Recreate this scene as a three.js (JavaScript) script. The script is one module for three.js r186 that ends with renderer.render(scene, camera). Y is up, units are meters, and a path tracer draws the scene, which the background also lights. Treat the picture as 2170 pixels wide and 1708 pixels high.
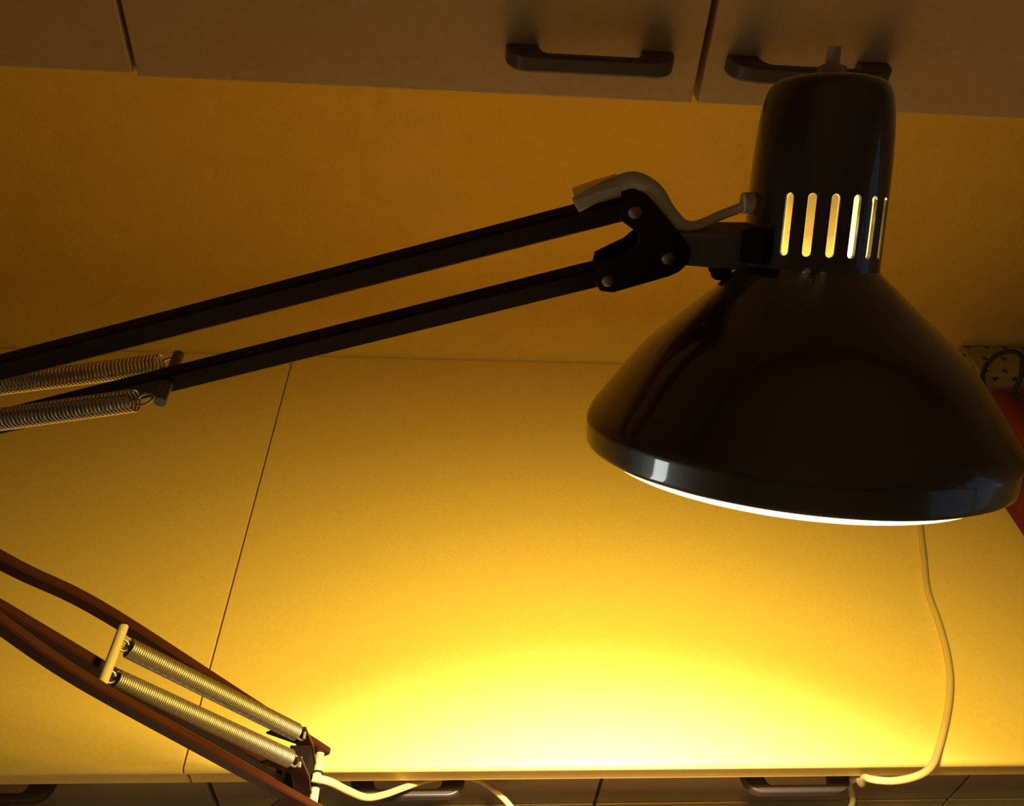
import * as THREE from 'three';
import { RoundedBoxGeometry } from 'three/addons/geometries/RoundedBoxGeometry.js';
import { RectAreaLightUniformsLib } from 'three/addons/lights/RectAreaLightUniformsLib.js';
import { mergeGeometries, mergeVertices, toCreasedNormals } from 'three/addons/utils/BufferGeometryUtils.js';
import { Brush, Evaluator, SUBTRACTION } from 'three-bvh-csg';

// ------------------------------------------------------------------ camera, light, exposure
const scene = new THREE.Scene();
const renderer = new THREE.WebGLRenderer({ antialias: true });
renderer.toneMapping = THREE.LinearToneMapping;
renderer.toneMappingExposure = 1.07;
renderer.shadowMap.enabled = true;
RectAreaLightUniformsLib.init();

const camera = new THREE.PerspectiveCamera(52.26, 2170 / 1708, 0.02, 30);
camera.rotation.order = 'YXZ';
camera.rotation.set(-0.7071, -0.0914, 0.0814);
camera.position.set(-0.0082, 1.6725, 1.0012);
scene.add(camera);

const SKY = new THREE.Color().setRGB(0.11, 0.125, 0.155);      // dim blue dusk outside the window
scene.background = SKY;

const LAMP_COLOR = new THREE.Color().setRGB(1.0, 0.72, 0.15);   // warm light scattered by the shade and lens
const LAMP_POWER = 150;
const BEAM_COLOR = new THREE.Color().setRGB(1.0, 0.92, 0.80);  // direct beam of the bulb
const BEAM_POWER = 9;

// ------------------------------------------------------------------ helpers
let seed = 7;
function rnd() { seed = (seed * 16807) % 2147483647; return seed / 2147483647; }
const V = (x, y, z) => new THREE.Vector3(x, y, z);
const taken = {};
function numbered(name) {
  if (!(name in taken)) { taken[name] = 0; return name; }
  taken[name]++;
  return name + '_' + String(taken[name]).padStart(3, '0');
}
function shade(o) { o.traverse((c) => { if (c.isMesh) { c.castShadow = true; c.receiveShadow = true; } }); return o; }
function part(name, geo, mat, parent, label) {
  const m = new THREE.Mesh(geo, mat); m.name = name; parent.add(m);
  m.castShadow = true; m.receiveShadow = true;
  if (label) m.userData.label = label;
  return m;
}
function thing(name, label, category, pos = [0, 0, 0], group) {
  const g = new THREE.Group(); g.name = numbered(name); g.position.set(...pos); scene.add(g);
  g.userData = { label, category };
  if (group) g.userData.group = group;
  return g;
}
function single(name, geo, mat, label, category, group) {
  const m = part(numbered(name), geo, mat, scene); m.userData = { label, category };
  if (group) m.userData.group = group;
  return m;
}
function structure(name, geo, mat) { const m = part(name, geo, mat, scene); m.userData = { kind: 'structure' }; return m; }
function box(x0, x1, y0, y1, z0, z1, r = 0) {
  const g = r > 0 ? new RoundedBoxGeometry(x1 - x0, y1 - y0, z1 - z0, 2, r) : new THREE.BoxGeometry(x1 - x0, y1 - y0, z1 - z0);
  g.translate((x0 + x1) / 2, (y0 + y1) / 2, (z0 + z1) / 2);
  return g;
}
function merge(list) { return mergeGeometries(list.map((g) => { const n = g.index ? g.toNonIndexed() : g; for (const k of Object.keys(n.attributes)) if (!['position', 'normal', 'uv'].includes(k)) n.deleteAttribute(k); return n; })); }
function tube(points, r, seg = 64, rad = 10, closed = false) {
  return new THREE.TubeGeometry(new THREE.CatmullRomCurve3(points, closed, 'centripetal'), seg, r, rad, closed);
}
// a rod with flat ends between two points
function rod(a, b, r, n = 20) {
  const d = b.clone().sub(a), g = new THREE.CylinderGeometry(r, r, d.length(), n);
  g.applyQuaternion(new THREE.Quaternion().setFromUnitVectors(V(0, 1, 0), d.clone().normalize()));
  g.translate(...a.clone().add(b).multiplyScalar(0.5).toArray());
  return g;
}
// creased normals; scaled up for the welding, which works on a centimetre grid
function creased(g, angle) { const n = toCreasedNormals((g.index ? g.toNonIndexed() : g).scale(10000, 10000, 10000), angle); return n.scale(0.0001, 0.0001, 0.0001); }
// closed-section sweep of a chamfered rectangle (w across z, h in the x-y plane) along points
function bar(points, w, h, c = 0.0012) {
  const sec = [[-w / 2 + c, -h / 2], [w / 2 - c, -h / 2], [w / 2, -h / 2 + c], [w / 2, h / 2 - c], [w / 2 - c, h / 2], [-w / 2 + c, h / 2], [-w / 2, h / 2 - c], [-w / 2, -h / 2 + c]];
  const pos = [], idx = [];
  points.forEach((p, i) => {
    const a = points[Math.max(0, i - 1)], b = points[Math.min(points.length - 1, i + 1)];
    const t = b.clone().sub(a).normalize();
    const up = V(-t.y, t.x, 0).normalize(), side = new THREE.Vector3().crossVectors(t, up).normalize();
    for (const [s, u] of sec) { const q = p.clone().addScaledVector(side, s).addScaledVector(up, u); pos.push(q.x, q.y, q.z); }
  });
  const n = sec.length, m = points.length;
  for (let i = 0; i < m - 1; i++) for (let k = 0; k < n; k++) { const a = i * n + k, b = i * n + (k + 1) % n; idx.push(a, b, a + n, b, b + n, a + n); }
  for (let k = 1; k < n - 1; k++) { idx.push(0, k + 1, k); const o = (m - 1) * n; idx.push(o, o + k, o + k + 1); }
  let g = new THREE.BufferGeometry();
  g.setAttribute('position', new THREE.Float32BufferAttribute(pos, 3)); g.setIndex(idx);
  g = creased(g, 0.5);
  g.setAttribute('uv', new THREE.Float32BufferAttribute(new Float32Array(g.attributes.position.count * 2), 2));
  return g;
}
// a plate cut from an outline in the x-y plane, centred on depth z
function plate(outline, z, t, bevel = 0.0006) {
  const s = new THREE.Shape(outline.map(([x, y]) => new THREE.Vector2(x, y)));
  const g = new THREE.ExtrudeGeometry(s, { depth: t - 2 * bevel, bevelEnabled: true, bevelThickness: bevel, bevelSize: bevel, bevelSegments: 2, steps: 1, curveSegments: 8 });
  g.translate(0, 0, z - t / 2 + bevel);
  return g;
}
class Helix extends THREE.Curve {
  constructor(a, b, r, turns) { super(); this.a = a; this.d = b.clone().sub(a); this.r = r; this.turns = turns; const t = this.d.clone().normalize(); this.u = new THREE.Vector3().crossVectors(t, V(0, 0, 1)).normalize(); this.v = new THREE.Vector3().crossVectors(t, this.u); }
  getPoint(t, o = new THREE.Vector3()) { const f = t * this.turns * Math.PI * 2; return o.copy(this.a).addScaledVector(this.d, t).addScaledVector(this.u, Math.cos(f) * this.r).addScaledVector(this.v, Math.sin(f) * this.r); }
  getPointAt(t, o) { return this.getPoint(t, o); }
  getTangentAt(t, o) { return this.getTangent(t, o); }
}
// value noise on a tiling lattice
function noiseTexture(size, scales, lo, hi, srgb, stretch = [1, 1]) {
  const data = new Uint8Array(size * size * 4), acc = new Float32Array(size * size);
  let tot = 0;
  for (const [n, amp] of scales) {
    const nx = Math.max(1, Math.round(n * stretch[0])), ny = Math.max(1, Math.round(n * stretch[1]));
    const lat = new Float32Array(nx * ny).map(() => rnd()); tot += amp;
    for (let j = 0; j < size; j++) for (let i = 0; i < size; i++) {
      const x = i / size * nx, y = j / size * ny, x0 = Math.floor(x), y0 = Math.floor(y);
      let fx = x - x0, fy = y - y0; fx = fx * fx * (3 - 2 * fx); fy = fy * fy * (3 - 2 * fy);
      const g = (a, b) => lat[((b % ny) + ny) % ny * nx + ((a % nx) + nx) % nx];
      acc[j * size + i] += amp * ((g(x0, y0) * (1 - fx) + g(x0 + 1, y0) * fx) * (1 - fy) + (g(x0, y0 + 1) * (1 - fx) + g(x0 + 1, y0 + 1) * fx) * fy);
    }
  }
  for (let k = 0; k < acc.length; k++) {
    const t = acc[k] / tot;
    for (let c = 0; c < 3; c++) data[k * 4 + c] = Math.round(255 * Math.min(1, lo[c] + (hi[c] - lo[c]) * t));
    data[k * 4 + 3] = 255;
  }
  const tx = new THREE.DataTexture(data, size, size); tx.wrapS = tx.wrapT = THREE.RepeatWrapping; tx.magFilter = THREE.LinearFilter; tx.minFilter = THREE.LinearMipmapLinearFilter; tx.generateMipmaps = true;
  if (srgb) tx.colorSpace = THREE.SRGBColorSpace;
  tx.needsUpdate = true;
  return tx;
}
// texture coordinates in metres, taken from the face direction
function metreUV(g, s = 1) {
  const n = g.index ? g.toNonIndexed() : g, p = n.attributes.position, m = n.attributes.normal, uv = new Float32Array(p.count * 2);
  for (let i = 0; i < p.count; i++) {
    const ax = Math.abs(m.getX(i)), ay = Math.abs(m.getY(i)), az = Math.abs(m.getZ(i));
    const [a, b] = ay >= ax && ay >= az ? [p.getX(i), p.getZ(i)] : ax > az ? [p.getZ(i), p.getY(i)] : [p.getX(i), p.getY(i)];
    uv[i * 2] = a * s; uv[i * 2 + 1] = b * s;
  }
  n.setAttribute('uv', new THREE.BufferAttribute(uv, 2));
  return n;
}
const rgb = (r, g, b) => new THREE.Color().setRGB(r, g, b);

// ------------------------------------------------------------------ materials
const grain = noiseTexture(512, [[24, 0.5], [90, 0.3], [256, 0.4]], [0.94, 0.94, 0.94], [1, 1, 1], true);
const peel = noiseTexture(512, [[60, 0.6], [170, 0.4]], [0, 0, 0], [1, 1, 1], false);
const speck = noiseTexture(512, [[200, 0.7], [256, 0.6], [40, 0.1]], [0.95, 0.95, 0.95], [1, 1, 1], true);
const wood = noiseTexture(512, [[6, 0.4], [30, 0.4], [80, 0.3]], [0.6, 0.6, 0.6], [1, 1, 1], true, [1, 14]);
const M = {
  wall: new THREE.MeshStandardMaterial({ color: rgb(0.92, 0.60, 0.10), roughness: 0.85, map: grain, bumpMap: peel, bumpScale: 0.0006 }),
  plaster: new THREE.MeshStandardMaterial({ color: rgb(0.45, 0.36, 0.22), roughness: 0.9 }),
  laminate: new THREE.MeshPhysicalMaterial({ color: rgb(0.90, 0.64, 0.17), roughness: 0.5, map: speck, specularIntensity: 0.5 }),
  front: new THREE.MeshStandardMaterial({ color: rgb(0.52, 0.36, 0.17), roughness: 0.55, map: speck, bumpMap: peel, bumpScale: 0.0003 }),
  carcass: new THREE.MeshStandardMaterial({ color: rgb(0.45, 0.40, 0.32), roughness: 0.7 }),
  handle: new THREE.MeshStandardMaterial({ color: rgb(0.055, 0.036, 0.024), roughness: 0.45 }),
  paint: new THREE.MeshPhysicalMaterial({ color: rgb(0.008, 0.002, 0.003), roughness: 0.35, clearcoat: 1, clearcoatRoughness: 0.06 }),
  armPaint: new THREE.MeshPhysicalMaterial({ color: rgb(0.030, 0.0065, 0.0018), roughness: 0.4, specularIntensity: 0.3 }),
  blackPart: new THREE.MeshPhysicalMaterial({ color: rgb(0.010, 0.005, 0.004), roughness: 0.8, specularIntensity: 0.08 }),
  white: new THREE.MeshStandardMaterial({ color: rgb(0.8, 0.78, 0.72), roughness: 0.5, side: THREE.DoubleSide }),
  steel: new THREE.MeshStandardMaterial({ color: rgb(0.46, 0.39, 0.28), roughness: 0.42, metalness: 1 }),
  dullSteel: new THREE.MeshStandardMaterial({ color: rgb(0.20, 0.17, 0.15), roughness: 0.5, metalness: 0.6 }),
  brass: new THREE.MeshStandardMaterial({ color: rgb(0.42, 0.33, 0.25), roughness: 0.55 }),
  rail: new THREE.MeshPhysicalMaterial({ color: rgb(0.014, 0.004, 0.004), roughness: 0.5, specularIntensity: 0.35 }),
  dowel: new THREE.MeshStandardMaterial({ color: rgb(0.40, 0.31, 0.15), roughness: 0.6 }),
  cord: new THREE.MeshStandardMaterial({ color: rgb(0.58, 0.43, 0.16), roughness: 0.55 }),
  greyCord: new THREE.MeshStandardMaterial({ color: rgb(0.56, 0.46, 0.34), roughness: 0.5 }),
  sleeve: new THREE.MeshPhysicalMaterial({ color: rgb(0.75, 0.70, 0.58), roughness: 0.25, transmission: 0.75, thickness: 0 }),
  socket: new THREE.MeshStandardMaterial({ color: rgb(0.17, 0.12, 0.05), roughness: 0.5 }),
  glow: new THREE.MeshStandardMaterial({ color: rgb(0.8, 0.8, 0.75), roughness: 0.4, emissive: rgb(1.0, 0.86, 0.55), emissiveIntensity: 2.2 }),
  bulb: new THREE.MeshStandardMaterial({ color: rgb(0.9, 0.88, 0.8), roughness: 0.4, emissive: rgb(1.0, 0.78, 0.35), emissiveIntensity: 3 }),
  red: new THREE.MeshStandardMaterial({ color: rgb(0.13, 0.003, 0.012), roughness: 0.75, map: speck, bumpMap: peel, bumpScale: 0.0008 }),
  black: new THREE.MeshStandardMaterial({ color: rgb(0.008, 0.008, 0.010), roughness: 0.9 }),
  floor: new THREE.MeshStandardMaterial({ color: rgb(0.16, 0.10, 0.06), roughness: 0.5, map: wood }),
  deskWood: new THREE.MeshStandardMaterial({ color: rgb(0.24, 0.15, 0.07), roughness: 0.55, map: wood }),
  plastic: new THREE.MeshStandardMaterial({ color: rgb(0.05, 0.05, 0.055), roughness: 0.5 }),
  screen: new THREE.MeshStandardMaterial({ color: rgb(0.02, 0.02, 0.02), roughness: 0.3, emissive: rgb(0.92, 1.0, 0.95), emissiveIntensity: 10 }),
  glass: new THREE.MeshPhysicalMaterial({ color: rgb(1, 1, 1), roughness: 0, transmission: 1, thickness: 0, ior: 1.5 }),
  frame: new THREE.MeshStandardMaterial({ color: rgb(0.5, 0.47, 0.42), roughness: 0.5 }),
};

// ------------------------------------------------------------------ the room
const XL = -1.446, XR = 1.754, ZF = 3.0, HC = 2.5, TH = 0.12;
const WT = 0.90;                                   // height of the worktop
structure('floor', metreUV(box(XL - TH, XR + TH, -TH, 0, -TH, ZF + TH)), M.floor);
structure('ceiling', box(XL - TH, XR + TH, HC, HC + TH, -TH, ZF + TH), M.plaster);
structure('wall_back', metreUV(box(XL - TH, XR + TH, 0, HC, -TH, 0), 2), M.wall);
structure('wall_left', metreUV(box(XL - TH, XL, 0, HC, 0, ZF)), M.plaster);
structure('wall_front', metreUV(box(XL - TH, XR + TH, 0, HC, ZF, ZF + TH)), M.plaster);
{ // right wall with its window opening
  const y0 = 0.95, y1 = 2.1, z0 = 0.75, z1 = 2.45;
  structure('wall_right', merge([box(XR, XR + TH, 0, y0, 0, ZF), box(XR, XR + TH, y1, HC, 0, ZF), box(XR, XR + TH, y0, y1, 0, z0), box(XR, XR + TH, y0, y1, z1, ZF)]), M.plaster);
  const w = new THREE.Group(); w.name = 'window_1'; w.position.set(XR + 0.06, y0, (z0 + z1) / 2); w.userData = { kind: 'structure' }; scene.add(w);
  const hw = (z1 - z0) / 2, h = y1 - y0;
  part('window_frame', merge([box(-0.03, 0.03, 0, 0.06, -hw, hw), box(-0.03, 0.03, h - 0.06, h, -hw, hw), box(-0.03, 0.03, 0.06, h - 0.06, -hw, -hw + 0.06), box(-0.03, 0.03, 0.06, h - 0.06, hw - 0.06, hw), box(-0.03, 0.03, 0.06, h - 0.06, -0.26, -0.18)]), M.frame, w);
  part('pane', box(-0.003, 0.003, 0.06, h - 0.06, -hw + 0.06, -0.26), M.glass, w);
  part('pane', box(-0.003, 0.003, 0.06, h - 0.06, -0.18, hw - 0.06), M.glass, w);
}

// ------------------------------------------------------------------ worktops, cabinets
const SEAM = -0.2533, FZ = 0.635, DZ = 0.600;
function worktop(x0, x1, label) {
  const t = 0.038, r = 0.006, s = new THREE.Shape();   // profile drawn as (z, y)
  s.moveTo(0.003, -t); s.lineTo(FZ - 0.007, -t); s.lineTo(FZ - 0.006, -t + 0.001); s.lineTo(FZ - 0.006, -2 * r); s.lineTo(FZ - r, -2 * r); s.absarc(FZ - r, -r, r, -Math.PI / 2, Math.PI / 2, false);   // rounded nosing over a set-back face
 s.lineTo(0.003, 0); s.closePath();
  const g = new THREE.ExtrudeGeometry(s, { depth: x1 - x0 - 0.0012, bevelEnabled: true, bevelThickness: 0.0006, bevelSize: 0.0006, bevelOffset: -0.0006, bevelSegments: 1, curveSegments: 16 });
  g.rotateY(-Math.PI / 2); g.scale(1, 1, 1);          // z -> -x, x -> z
  g.translate(x1 - 0.0006, WT, 0);
  return single('worktop', metreUV(g, 2), M.laminate, label, 'worktop');
}
worktop(XL + 0.001, SEAM - 0.001, 'cream laminate worktop length on the left of the joint, under the lamp arm');
worktop(SEAM + 0.001, XR - 0.001, 'cream laminate worktop length on the right of the joint, brightly lit by the lamp');

// bow handle: plan in (x, z), laid flat, thickness in y
function handleGeometry() {
  const s = new THREE.Shape(), L = 0.059;
  s.moveTo(-L, 0); s.lineTo(-L, 0.004); s.bezierCurveTo(-L, 0.014, -0.053, 0.0245, -0.040, 0.0245);
  s.lineTo(0.040, 0.0245); s.bezierCurveTo(0.053, 0.0245, L, 0.014, L, 0.004); s.lineTo(L, 0); s.lineTo(0.036, 0);
  s.bezierCurveTo(0.036, 0.008, 0.035, 0.0165, 0.029, 0.0165); s.lineTo(-0.029, 0.0165); s.bezierCurveTo(-0.035, 0.0165, -0.036, 0.008, -0.036, 0);
  s.closePath();
  const b = 0.002, g = new THREE.ExtrudeGeometry(s, { depth: 0.012 - 2 * b, bevelEnabled: true, bevelThickness: b, bevelSize: b, bevelOffset: -b, bevelSegments: 3, curveSegments: 14 });
  g.translate(0, 0, -(0.012 - 2 * b) / 2);
  g.rotateX(Math.PI / 2);                              // plan z runs towards the room
  return g;
}
const HANDLE = handleGeometry();
function addHandle(parent, x, y, z) { const h = part('handle', HANDLE, M.handle, parent, 'dark brown bow handle'); h.position.set(x, y, z); return h; }

// wall cabinets: doors hang in front of the carcass
const UB = WT + 0.5547, UT = 2.2, UZ = 0.405, DT = 0.018;
function wallCabinet(x0, x1, doors, label) {
  const cx = (x0 + x1) / 2, g = thing('wall_cabinet', label, 'cabinet', [cx, UB, 0], 'wall cabinets above the worktop');
  part('carcass', box(x0 - cx + 0.0005, x1 - cx - 0.0005, 0.002, UT - UB, 0.001, UZ - DT - 0.002), M.carcass, g);
  for (const [a, b, lift, hx] of doors) {
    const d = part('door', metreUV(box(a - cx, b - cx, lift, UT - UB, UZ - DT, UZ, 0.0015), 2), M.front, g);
    if (hx !== undefined) addHandle(d, hx - cx, 0.0305 + (lift > 0.001 ? 0.002 : 0), UZ);
  }
  return g;
}
const U0 = -0.237;
wallCabinet(U0 - 1.208, U0 - 0.8, [[U0 - 1.205, U0 - 0.8015, 0, U0 - 0.86]], 'single-door wall cabinet in the left corner');
wallCabinet(U0 - 0.8, U0, [[U0 - 0.7985, U0 - 0.4015, 0, U0 - 0.4604], [U0 - 0.3985, U0 - 0.0015, 0.0022, U0 - 0.341]], 'double-door wall cabinet at the upper left, its right door edge showing');
wallCabinet(U0, U0 + 0.8, [[U0 + 0.0015, U0 + 0.3975, 0, 0.081], [U0 + 0.4022, U0 + 0.7985, 0, 0.238]], 'double-door wall cabinet with two bow handles, behind the lamp head');
wallCabinet(U0 + 0.8, U0 + 1.6, [[U0 + 0.8015, U0 + 1.1985, 0, U0 + 1.12], [U0 + 1.2015, U0 + 1.5985, 0, U0 + 1.28]], 'double-door wall cabinet at the far upper right');
wallCabinet(U0 + 1.6, XR - 0.002, [[U0 + 1.6015, XR - 0.004, 0, U0 + 1.66]], 'single-door wall cabinet in the right corner');

// base units: drawer over a door
const B0 = -0.2548, BW = 0.4135;
const baseNames = ['drawer base unit in the left corner', 'drawer base unit second from the left corner', 'drawer base unit below the lower lamp arm, its handle at the bottom left', 'drawer base unit below the white lamp cord', 'drawer base unit in front of the brightest part of the worktop edge', 'drawer base unit right of the hanging cable', 'drawer base unit second from the right corner', 'drawer base unit in the right corner'];
for (let k = -3; k < 5; k++) {
  const x0 = B0 + BW * k, x1 = x0 + BW, cx = (x0 + x1) / 2;
  const g = thing('base_cabinet', baseNames[k + 3], 'cabinet', [cx, 0, 0], 'base units under the worktop');
  const a = Math.max(x0 + 0.0005, XL + 0.001) - cx, b = Math.min(x1 - 0.0005, XR - 0.001) - cx;
  part('carcass', merge([box(a, b, 0.1, WT - 0.039, 0.001, DZ - 0.021), box(a, b, 0, 0.1, 0.001, DZ - 0.075)]), M.carcass, g);
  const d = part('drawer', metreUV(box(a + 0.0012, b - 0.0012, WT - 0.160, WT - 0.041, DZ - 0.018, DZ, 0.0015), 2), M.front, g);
  addHandle(d, 0, WT - 0.088, DZ);
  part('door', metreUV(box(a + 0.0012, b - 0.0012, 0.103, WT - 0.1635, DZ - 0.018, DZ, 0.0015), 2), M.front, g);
}

// ------------------------------------------------------------------ desk in front of the counter, carrying the lamp (below the frame)
const DESK = 0.75;
{
  const g = thing('desk', 'wooden desk below the frame that carries the lamp foot', 'desk', [-0.3, 0, 1.05]);
  part('desk_top', metreUV(box(-0.95, 0.75, DESK - 0.03, DESK, -0.37, 0.45, 0.004)), M.deskWood, g);
  for (const [x, z] of [[-0.9, -0.32], [0.7, -0.32], [-0.9, 0.4], [0.7, 0.4]]) part('leg', box(x - 0.025, x + 0.025, 0, DESK - 0.03, z - 0.025, z + 0.025, 0.003), M.deskWood, g);
}
{ // switched-on monitor at the left of the desk; the lamp shade mirrors it
  const g = thing('computer_monitor', 'switched-on computer monitor on the desk, mirrored in the lamp rim', 'monitor', [-1.0, DESK, 0.95]);
  g.rotation.y = Math.atan2(0.55, 0.835);
  part('base', new THREE.CylinderGeometry(0.1, 0.11, 0.015, 40).translate(0, 0.0075, -0.02), M.plastic, g);
  part('neck', box(-0.03, 0.03, 0.015, 0.16, -0.055, -0.035, 0.004), M.plastic, g);
  part('casing', box(-0.2, 0.2, 0.11, 0.46, -0.035, 0.0, 0.006), M.plastic, g);
  part('screen', box(-0.18, 0.18, 0.14, 0.44, 0.0, 0.002), M.screen, g, 'bright white screen');
  const l = new THREE.RectAreaLight(rgb(0.92, 1.0, 0.95), 0.3, 0.36, 0.30); l.position.set(0, 0.29, 0.004); l.rotation.y = Math.PI; g.add(l);
}

// ------------------------------------------------------------------ the lamp
const BASE = V(-0.118, DESK, 0.715);
const lamp = thing('desk_lamp', 'dark maroon spring-arm desk lamp with slotted conical shade, switched on', 'lamp', BASE.toArray());
const P = (x, y, z) => V(x, y + WT, z).sub(BASE);       // heights measured from the worktop
const LP = (name, geo, mat, label, parent = lamp) => part(name, geo, mat, parent, label);
const AZ = 0.68;                                         // the arm swings in this upright plane

// head frame
const C = P(0.1458, 0.5162, 0.7333), N = V(0.008, 0.8756, -0.4831).normalize();
const UX = new THREE.Vector3().crossVectors(N, V(0, 0, 1)).normalize(); if (UX.x < 0) UX.negate();
const VZ = new THREE.Vector3().crossVectors(UX, N);
const HEAD = new THREE.Matrix4().makeBasis(UX, N, VZ).setPosition(C);
const toHead = (g) => g.applyMatrix4(HEAD);
function lathe(pts, seg = 128) { return new THREE.LatheGeometry(pts.map(([r, a]) => new THREE.Vector2(r, a)), seg); }
function smooth(pts, n) { return new THREE.SplineCurve(pts.map(([r, a]) => new THREE.Vector2(r, a))).getPoints(n).map((p) => [p.x, p.y]); }
function finish(g, crease = 0.45) { return creased(g, crease); }
{
  // conical shade: closed wall 1.2 mm thick
  const outer = [...smooth([[0.0922, 0.0], [0.0931, 0.0012], [0.0934, 0.006], [0.0936, 0.0115]], 10), ...smooth([[0.0936, 0.0115], [0.0922, 0.0155], [0.0878, 0.0225], [0.0690, 0.0475], [0.0485, 0.0665], [0.0292, 0.0838]], 36).slice(1)];
  const inner = outer.map(([r, a]) => [r - 0.0012, a - 0.0004]).reverse(); inner[inner.length - 1][1] = 0.0;
  LP('shade', finish(toHead(lathe([...outer, ...inner, outer[0]], 220)), 0.35), M.paint, 'glossy dark conical shade');
  const lin = outer.slice(1, -1).map(([r, a]) => [r - 0.0017, a - 0.0006]);
  LP('shade_lining', toHead(lathe(lin)), M.white, 'white inner lining');
  // slotted housing above the shade
  const ho = [[0.0292, 0.0825], [0.0290, 0.0845], ...smooth([[0.0289, 0.086], [0.0288, 0.118], [0.0284, 0.1335], [0.0272, 0.148], [0.0256, 0.1562]], 18), ...smooth([[0.0256, 0.1562], [0.0238, 0.1598], [0.0200, 0.1622], [0.0120, 0.1634], [0.0035, 0.1636]], 14).slice(1)];
  const hi = ho.map(([r, a]) => [Math.max(0.003, r - 0.0012), a > 0.158 ? a - 0.0012 : a]).reverse();
  const ev = new Evaluator(); ev.useGroups = false;
  const slots = [];
  for (let k = 0; k < 9; k++) {
    const th = THREE.MathUtils.degToRad(-45 + 18 * k), w = 0.0034, a0 = 0.0895, a1 = 0.1148;
    const s = new THREE.Shape(); s.absarc(0, a1 - w / 2, w / 2, 0, Math.PI, false); s.absarc(0, a0 + w / 2, w / 2, Math.PI, Math.PI * 2, false); s.closePath();
    const sg = new THREE.ExtrudeGeometry(s, { depth: 0.014, bevelEnabled: false, curveSegments: 6 }); sg.translate(0, 0, 0.022); sg.rotateY(th);
    const b = new Brush(sg); b.updateMatrixWorld(); slots.push(b);
  }
  const slotted = (profile, seg) => { let w = new Brush(lathe(profile, seg)); w.updateMatrixWorld(); for (const b of slots) w = ev.evaluate(w, b, SUBTRACTION); return w; };
  const work = slotted([...ho, ...hi, ho[0]], 160);
  const lo = [[0.0274, 0.0835], [0.0273, 0.118], [0.0268, 0.132], [0.0254, 0.147], [0.0215, 0.1565], [0.004, 0.158]], li = lo.map(([r, a]) => [r - 0.0006, a > 0.157 ? a - 0.0006 : a]).reverse();
  LP('housing_lining', finish(toHead(slotted([...lo, ...li, lo[0]], 120).geometry.clone()), 0.5), M.white, 'white inner lining');
  const hg = work.geometry.clone(); const h2 = finish(toHead(hg), 0.5);
  LP('housing', h2, M.paint, 'slotted neck housing');
  // bolt and nut on top
  const bolt = LP('top_bolt', toHead(new THREE.CylinderGeometry(0.0029, 0.0029, 0.013, 24).translate(0, 0.1692, 0)), M.brass);
  LP('nut', toHead(new THREE.CylinderGeometry(0.0060, 0.0060, 0.0044, 6).translate(0, 0.1660, 0)), M.brass, undefined, bolt);
  // small screw on the collar
  LP('screw', toHead(new THREE.SphereGeometry(0.0016, 14, 10).scale(1, 1, 0.5).translate(0, 0, 0).applyMatrix4(new THREE.Matrix4().makeRotationY(THREE.MathUtils.degToRad(-25)).multiply(new THREE.Matrix4().makeTranslation(0, 0.0835, 0.0298)))), M.steel);
  // lamp holder, bulb and the lit opal diffuser
  LP('lamp_holder', toHead(lathe([[0.0005, 0.0815], [0.0135, 0.0815], [0.0150, 0.0835], [0.0150, 0.098], [0.0138, 0.0995], [0.0138, 0.118], [0.0120, 0.122], [0.0120, 0.135], [0.0005, 0.135]], 48)), M.socket);
  LP('bulb', toHead(lathe([[0.0005, 0.020], [0.010, 0.0215], [0.020, 0.0275], [0.0245, 0.038], [0.0235, 0.049], [0.017, 0.062], [0.0135, 0.072], [0.0130, 0.0813], [0.0005, 0.0813]], 48)), M.bulb, 'glowing bulb');
  LP('diffuser', toHead(lathe([[0.0005, -0.0085], [0.060, -0.0083], [0.075, -0.0076], [0.0830, -0.0050], [0.0862, -0.0010], [0.0866, 0.0020], [0.0005, 0.0020]], 96)), M.glow, 'glowing white lens in the shade opening');
  const wp = (a) => C.clone().addScaledVector(N, a);
  const pl = new THREE.PointLight(LAMP_COLOR, 0.15); pl.position.copy(wp(0.045)); pl.castShadow = true; lamp.add(pl);
  const ra = new THREE.RectAreaLight(LAMP_COLOR, LAMP_POWER, 0.14, 0.14); ra.position.copy(wp(-0.0105)); lamp.add(ra);
  const sp = new THREE.SpotLight(BEAM_COLOR, BEAM_POWER, 0, THREE.MathUtils.degToRad(56), 0.8, 2); sp.position.copy(wp(-0.012)); sp.target.position.copy(wp(-1)); sp.castShadow = true; sp.shadow.radius = 0.4; lamp.add(sp, sp.target);
  sp.target.name = 'beam_aim';
  lamp.updateMatrixWorld(true); ra.lookAt(lamp.localToWorld(wp(-1)));
}
// knuckle between arm and head
{
  LP('knuckle', merge([plate([[0.088, 0.5865], [0.119, 0.5845], [0.119, 0.6005], [0.088, 0.5995]], AZ, 0.012, 0.0015).translate(0, WT, 0).translate(-BASE.x, -BASE.y, -BASE.z)]), M.dullSteel, 'grey metal knuckle');
  LP('mount_plate', toHead(new RoundedBoxGeometry(0.0150, 0.0140, 0.0045, 2, 0.001).applyMatrix4(new THREE.Matrix4().makeRotationY(THREE.MathUtils.degToRad(-72)).multiply(new THREE.Matrix4().makeTranslation(0, 0.0925, 0.0302)))), M.blackPart, 'folded dark plate on the neck');
  const kb = P(0.1115, 0.5835, AZ);
  LP('thumb_screw', merge([new THREE.CylinderGeometry(0.0062, 0.0052, 0.0045, 20).translate(kb.x, kb.y - 0.0015, kb.z), new THREE.CylinderGeometry(0.0045, 0.0030, 0.0035, 20).translate(kb.x, kb.y - 0.0055, kb.z)]), M.blackPart);
  // plug where the cord enters the housing
  LP('cord_grommet', rod(P(0.114, 0.6135, 0.680), P(0.124, 0.6145, 0.6795), 0.0045, 20), M.greyCord);
}
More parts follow.
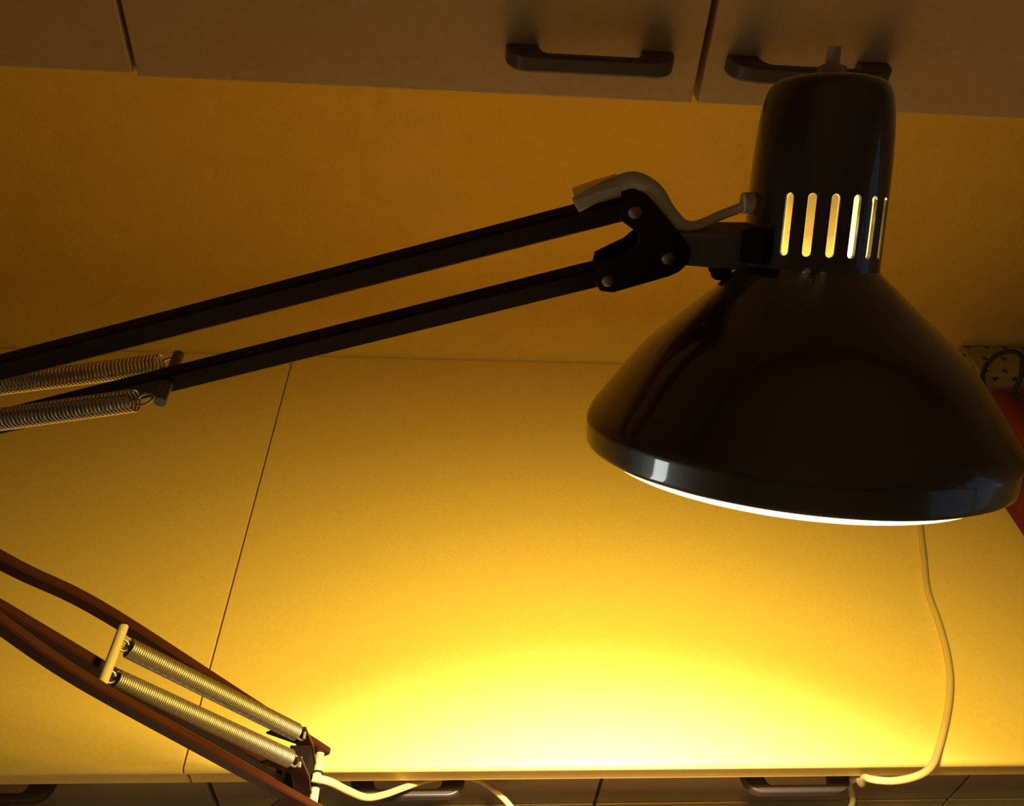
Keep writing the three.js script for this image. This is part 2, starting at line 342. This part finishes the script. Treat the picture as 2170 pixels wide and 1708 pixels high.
// bracket joining the two rails to the head
const outline = [[0.0605, 0.6075], [0.0610, 0.6140], [0.0650, 0.6180], [0.0705, 0.6175], [0.0755, 0.6125], [0.0905, 0.5975], [0.0935, 0.5930], [0.0935, 0.5875], [0.0905, 0.5830], [0.0865, 0.5805], [0.0625, 0.5710], [0.0570, 0.5715], [0.0540, 0.5755], [0.0545, 0.5830], [0.0665, 0.5905], [0.0705, 0.5950], [0.0700, 0.6010]];
LP('pivot_bracket', merge([plate(outline, AZ + 0.0062, 0.0022), plate(outline, AZ - 0.0062, 0.0022)]).translate(-BASE.x, WT - BASE.y, -BASE.z), M.rail, 'black double bracket');
for (const [x, y] of [[0.0662, 0.6110], [0.0845, 0.5893], [0.0594, 0.5768]]) {
  const a = P(x, y, AZ);
  LP('rivet', lathe([[0.0003, 0.0018], [0.0016, 0.0016], [0.0027, 0.0008], [0.0031, 0], [0.0031, -0.019], [0.0003, -0.019]], 20).rotateX(Math.PI / 2).translate(a.x, a.y, a.z + 0.0073), M.dullSteel);
}
// upper arm: two parallel rails
const extrap = (a, b, t) => a.clone().lerp(b, t);
{
  const a = V(0.0662, 0.6112, AZ), b = V(-0.2278, 0.5121, AZ), c = V(0.0594, 0.5773, AZ), d = V(-0.2395, 0.4767, AZ);
  const toP = (v) => P(v.x, v.y, v.z);
  LP('rail', bar([toP(extrap(a, b, -0.008)), toP(extrap(a, b, 1.34))], 0.0085, 0.0108), M.rail, 'dark upper-arm rail carrying the cord');
  LP('rail', bar([toP(extrap(c, d, -0.012)), toP(extrap(c, d, 1.37))], 0.0085, 0.0108), M.rail, 'dark lower rail of the upper arm');
  // elbow plates outside the frame
  const e = [[-0.356, 0.436], [-0.338, 0.430], [-0.316, 0.470], [-0.318, 0.486], [-0.334, 0.490]];
  LP('elbow_plate', merge([plate(e, AZ + 0.0065, 0.002), plate(e, AZ - 0.0065, 0.002)]).translate(-BASE.x, WT - BASE.y, -BASE.z), M.paint);
  // spring anchor pin through the lower rail
  LP('spring_pin', rod(P(-0.1495, 0.5078, 0.6605), P(-0.1482, 0.5084, 0.6985), 0.0028, 16), M.dullSteel);
}
// cord over the joint, under a clear sleeve
LP('head_cord', (() => {
  const pts = [[0.0415, 0.6105, 0.682], [0.050, 0.6165, 0.682], [0.0570, 0.6205, 0.682], [0.0645, 0.6230, 0.682], [0.0735, 0.6190, 0.682], [0.0825, 0.6080, 0.682], [0.0895, 0.6030, 0.682], [0.0955, 0.6025, 0.681], [0.106, 0.6075, 0.680], [0.119, 0.6140, 0.680]].map((p) => P(...p));
  const curve = new THREE.CatmullRomCurve3(pts, false, 'centripetal'), seg = 90, rad = 12, g = new THREE.TubeGeometry(curve, seg, 0.0035, rad, false), p = g.attributes.position, c = new THREE.Vector3(), q = new THREE.Vector3();
  for (let i = 0; i <= seg; i++) {                       // the flat cord turns on edge towards the head and looks thinner there
    const t = i / seg, k = 1 - 0.38 * THREE.MathUtils.smoothstep(t, 0.55, 0.72); curve.getPointAt(t, c);
    for (let j = 0; j <= rad; j++) { const n = i * (rad + 1) + j; q.fromBufferAttribute(p, n).sub(c).multiplyScalar(k).add(c); p.setXYZ(n, q.x, q.y, q.z); }
  }
  return g;
})(), M.greyCord, 'grey cord bent over the joint');
LP('cord_sleeve', bar([P(0.0410, 0.6135, 0.682), P(0.050, 0.6175, 0.682), P(0.0585, 0.6205, 0.682)], 0.0095, 0.0080, 0.002), M.sleeve, 'clear plastic sleeve over the cord');
// springs
function spring(a, b, r, wire, turns, label, hookA, hookB) {
  const s = LP('spring', new THREE.TubeGeometry(new Helix(a, b, r, turns), Math.round(turns * 14), wire, 6, false), M.steel, label);
  const t = b.clone().sub(a).normalize();
  const hook = (p, dir, rr) => { // an open ring in the plane of the axis and z
    const c = p.clone().addScaledVector(dir, rr), q = [];
    for (let k = 0; k <= 14; k++) { const f = -2.7 + 5.4 * k / 14; q.push(c.clone().addScaledVector(dir, Math.cos(f) * rr).addScaledVector(V(0, 0, 1), Math.sin(f) * rr)); }
    return tube(q, wire * 1.1, 36, 8);
  };
  if (hookA) LP('hook', hook(a, t.clone().negate(), hookA), M.steel, undefined, s);
  if (hookB) LP('hook', hook(b, t, hookB), M.steel, undefined, s);
  return s;
}
spring(P(-0.1585, 0.5105, 0.700), P(-0.318, 0.4755, 0.698), 0.0052, 0.00055, 84, 'open coil spring on the near side of the upper arm', 0.0042, 0.004);
spring(P(-0.1600, 0.5010, 0.660), P(-0.318, 0.4720, 0.662), 0.0052, 0.00055, 80, 'open coil spring on the far side of the upper arm', 0.0042, 0.004);
spring(P(-0.2265, 0.2660, 0.676), P(-0.1265, 0.1470, 0.675), 0.0060, 0.00084, 96, 'bright coil spring on the far side of the lower arm', 0.0040, 0.0042);
spring(P(-0.2280, 0.2650, 0.699), P(-0.1275, 0.1510, 0.698), 0.0060, 0.00084, 96, 'bright coil spring on the near side of the lower arm', 0.0040, 0.0042);
// lower arm
{
  const curve = (pts, n) => new THREE.CatmullRomCurve3(pts, false, 'centripetal').getPoints(n);
  LP('arm_bar', bar(curve([P(-0.345, 0.4445, 0.672), P(-0.300, 0.3755, 0.671), P(-0.2780, 0.3410, 0.6685), P(-0.2560, 0.3065, 0.6625), P(-0.2380, 0.2785, 0.6605), P(-0.1750, 0.1805, 0.660), P(-0.1120, 0.0835, 0.660)], 40), 0.0065, 0.0118), M.armPaint, 'brown bar on the far side of the lower arm');
  LP('arm_bar', bar(curve([P(-0.345, 0.4445, 0.694), P(-0.300, 0.3755, 0.700), P(-0.2780, 0.3410, 0.7045), P(-0.2560, 0.3065, 0.7085), P(-0.2380, 0.2785, 0.7100), P(-0.1750, 0.1805, 0.709), P(-0.1080, 0.0775, 0.708)], 40), 0.0065, 0.0118), M.armPaint, 'brown bar on the near side of the lower arm');
  LP('arm_bar', bar([P(-0.352, 0.4170, 0.685), P(-0.2640, 0.2820, 0.685), P(-0.1470, 0.1005, 0.685)], 0.0070, 0.0150), M.armPaint, 'brown middle bar of the lower arm');
  LP('cross_pin', rod(P(-0.2320, 0.2725, 0.6585), P(-0.2320, 0.2725, 0.7095), 0.0033, 20), M.dowel, 'pale pin the springs hook onto');
  LP('cross_pin', rod(P(-0.1150, 0.0885, 0.6635), P(-0.1150, 0.0885, 0.7045), 0.0036, 20), M.dowel, 'pale pin at the foot of the lower arm');
  // bracket that takes the lower spring ends
  const w = [[-0.1500, 0.1430], [-0.1400, 0.1500], [-0.1195, 0.1500], [-0.1165, 0.1200], [-0.1180, 0.0700], [-0.1260, 0.0200], [-0.1500, 0.0200], [-0.1540, 0.0650], [-0.1300, 0.1000], [-0.1290, 0.1260]];
  LP('spring_bracket', merge([plate(w, 0.673, 0.0020), plate(w, 0.697, 0.0020)]).translate(-BASE.x, WT - BASE.y, -BASE.z), M.armPaint, 'dark bracket holding the spring ends');
  LP('bracket_core', plate([[-0.1330, 0.1240], [-0.1185, 0.1240], [-0.1195, 0.0300], [-0.1480, 0.0300], [-0.1440, 0.0720]], 0.685, 0.022, 0.001).translate(-BASE.x, WT - BASE.y, -BASE.z), M.blackPart, 'black block between the bracket sides');
  for (const z of [0.6755, 0.698]) LP('hook_pin', rod(P(-0.1205, 0.1450, z - 0.004), P(-0.1205, 0.1450, z + 0.004), 0.0013, 10), M.dullSteel);
  for (const [x, y, z] of [[-0.1150, 0.0885, 0.680], [-0.1150, 0.0885, 0.692]]) LP('cord_tie', new THREE.TorusGeometry(0.0042, 0.0009, 8, 24).translate(...P(x, y, z).toArray()), M.black);
  // post and clamp below the frame
  LP('post', rod(P(-0.126, 0.000, 0.685), V(0, 0.015, 0.0), 0.007, 24), M.armPaint);
  LP('pivot_block', box(-0.026, 0.003, 0, 0.050, -0.016, 0.016, 0.003).translate(...P(-0.126, -0.030, 0.685).toArray()), M.armPaint);
  LP('foot', box(-0.075, 0.075, 0.0, 0.022, -0.028, 0.145, 0.006), M.armPaint, 'weighted foot on the desk');
}
// supply cord of the lamp: droops, rises under the worktop overhang and drops again
LP('supply_cord', tube([[-0.1170, 0.1020, 0.690], [-0.1061, 0.0970, 0.690], [-0.0925, 0.0611, 0.682], [-0.0800, 0.0199, 0.670], [-0.0663, -0.0200, 0.650], [-0.0482, -0.0490, 0.630], [-0.0303, -0.0635, 0.617], [-0.0138, -0.0700, 0.611], [0.0180, -0.0810, 0.607], [0.0436, -0.1031, 0.611], [0.0640, -0.1150, 0.628], [0.0780, -0.1320, 0.655], [0.0950, -0.1440, 0.690], [0.1300, -0.1465, 0.740], [0.2200, -0.1465, 0.820], [0.3500, -0.1465, 0.860]].map((p) => P(...p)), 0.0032, 160, 10), M.cord, 'white supply cord');

// ------------------------------------------------------------------ loose things on the worktop
single('power_cable', tube([[0.700, 0.0036, 0.02], [0.6764, 0.0036, 0.0809], [0.6232, 0.0036, 0.2318], [0.5896, 0.0036, 0.3254], [0.5714, 0.0036, 0.3789], [0.5546, 0.0036, 0.4283], [0.5480, 0.0036, 0.4741], [0.5386, 0.0036, 0.5166], [0.5261, 0.0036, 0.5508], [0.5049, 0.0036, 0.5881], [0.4801, 0.0045, 0.6230], [0.4669, 0.0085, 0.6380], [0.4531, 0.0110, 0.6480], [0.4353, 0.0115, 0.6540], [0.4162, 0.0105, 0.6560], [0.4005, 0.0060, 0.6525], [0.4000, -0.0060, 0.6450], [0.4070, -0.0300, 0.6400], [0.4180, -0.0560, 0.6240], [0.4278, -0.0930, 0.6090], [0.4419, -0.1261, 0.6065], [0.4500, -0.1515, 0.6080], [0.4500, -0.2200, 0.6150], [0.4400, -0.4500, 0.6300], [0.4250, -0.8950, 0.6600]].map(([x, y, z]) => V(x, y + WT, z)), 0.0035, 260, 12), M.cord, 'white cable snaking over the worktop and curling over its front edge', 'cable');

{ // red bag with black cord handles at the right edge
  const bx = 0.711, g = thing('carrier_bag', 'red fabric bag with black cord handles on the worktop behind the shade', 'bag', [bx + 0.12, WT, 0.29]);
  const geo = new RoundedBoxGeometry(0.24, 0.13, 0.26, 6, 0.022); geo.translate(0, 0.065, 0);
  const p = geo.attributes.position;
  for (let i = 0; i < p.count; i++) {
    const x = p.getX(i), y = p.getY(i), z = p.getZ(i), t = y / 0.13;
    const sag = t * (0.030 * Math.max(0, -z / 0.13) + 0.006 * Math.sin(z * 46 + x * 20));
    p.setXYZ(i, x + 0.004 * Math.sin(y * 60 + z * 30) * Math.sin(t * 3.1) * (x < 0 ? 1 : -1), y - sag, z + 0.004 * Math.sin(x * 50) * t);
  }
  geo.computeVertexNormals();
  part('body', metreUV(geo, 3), M.red, g);
  const toG = ([x, y, z]) => V(x - bx - 0.12, y, z - 0.29);
  part('handle', tube([[0.738, 0.070, 0.160], [0.729, 0.0917, 0.1308], [0.725, 0.1253, 0.1331], [0.725, 0.1560, 0.1551], [0.727, 0.1640, 0.1761], [0.729, 0.1450, 0.1898], [0.731, 0.1230, 0.1917], [0.736, 0.1030, 0.1850], [0.745, 0.086, 0.180]].map(toG), 0.0032, 70, 10), M.black, g, 'black cord loop');
  part('handle', tube([[0.742, 0.066, 0.165], [0.735, 0.0870, 0.1644], [0.733, 0.1060, 0.1848], [0.736, 0.1220, 0.215], [0.745, 0.132, 0.26], [0.760, 0.118, 0.29]].map(toG), 0.0032, 60, 10), M.black, g, 'black cord loop');
}
{ // patterned paper packet against the wall
  const c = document.createElement('canvas'); c.width = 512; c.height = 256; const x = c.getContext('2d');
  x.fillStyle = '#e9dcc0'; x.fillRect(0, 0, 512, 256); x.fillStyle = '#4a3f45';
  for (let j = 0; j < 3; j++) for (let i = 0; i < 6; i++) {
    const px = 50 + i * 84 + (j % 2) * 40, py = 44 + j * 84; x.beginPath();
    for (let k = 0; k < 10; k++) { const r = k % 2 ? 8 : 20, f = k * Math.PI / 5 + i; x[k ? 'lineTo' : 'moveTo'](px + Math.cos(f) * r, py + Math.sin(f) * r); }
    x.closePath(); x.fill();
  }
  const t = new THREE.CanvasTexture(c); t.colorSpace = THREE.SRGBColorSpace; t.wrapS = t.wrapT = THREE.RepeatWrapping; t.repeat.set(5.5, 11);
  const m = new THREE.MeshStandardMaterial({ color: rgb(0.36, 0.30, 0.22), roughness: 0.6, map: t });
  single('paper_packet', metreUV(box(0.765, 1.0, WT + 0.0005, WT + 0.062, 0.012, 0.085, 0.004)), m, 'cream paper packet printed with dark stars, behind the red bag', 'packet');
}

shade(scene);
renderer.render(scene, camera);
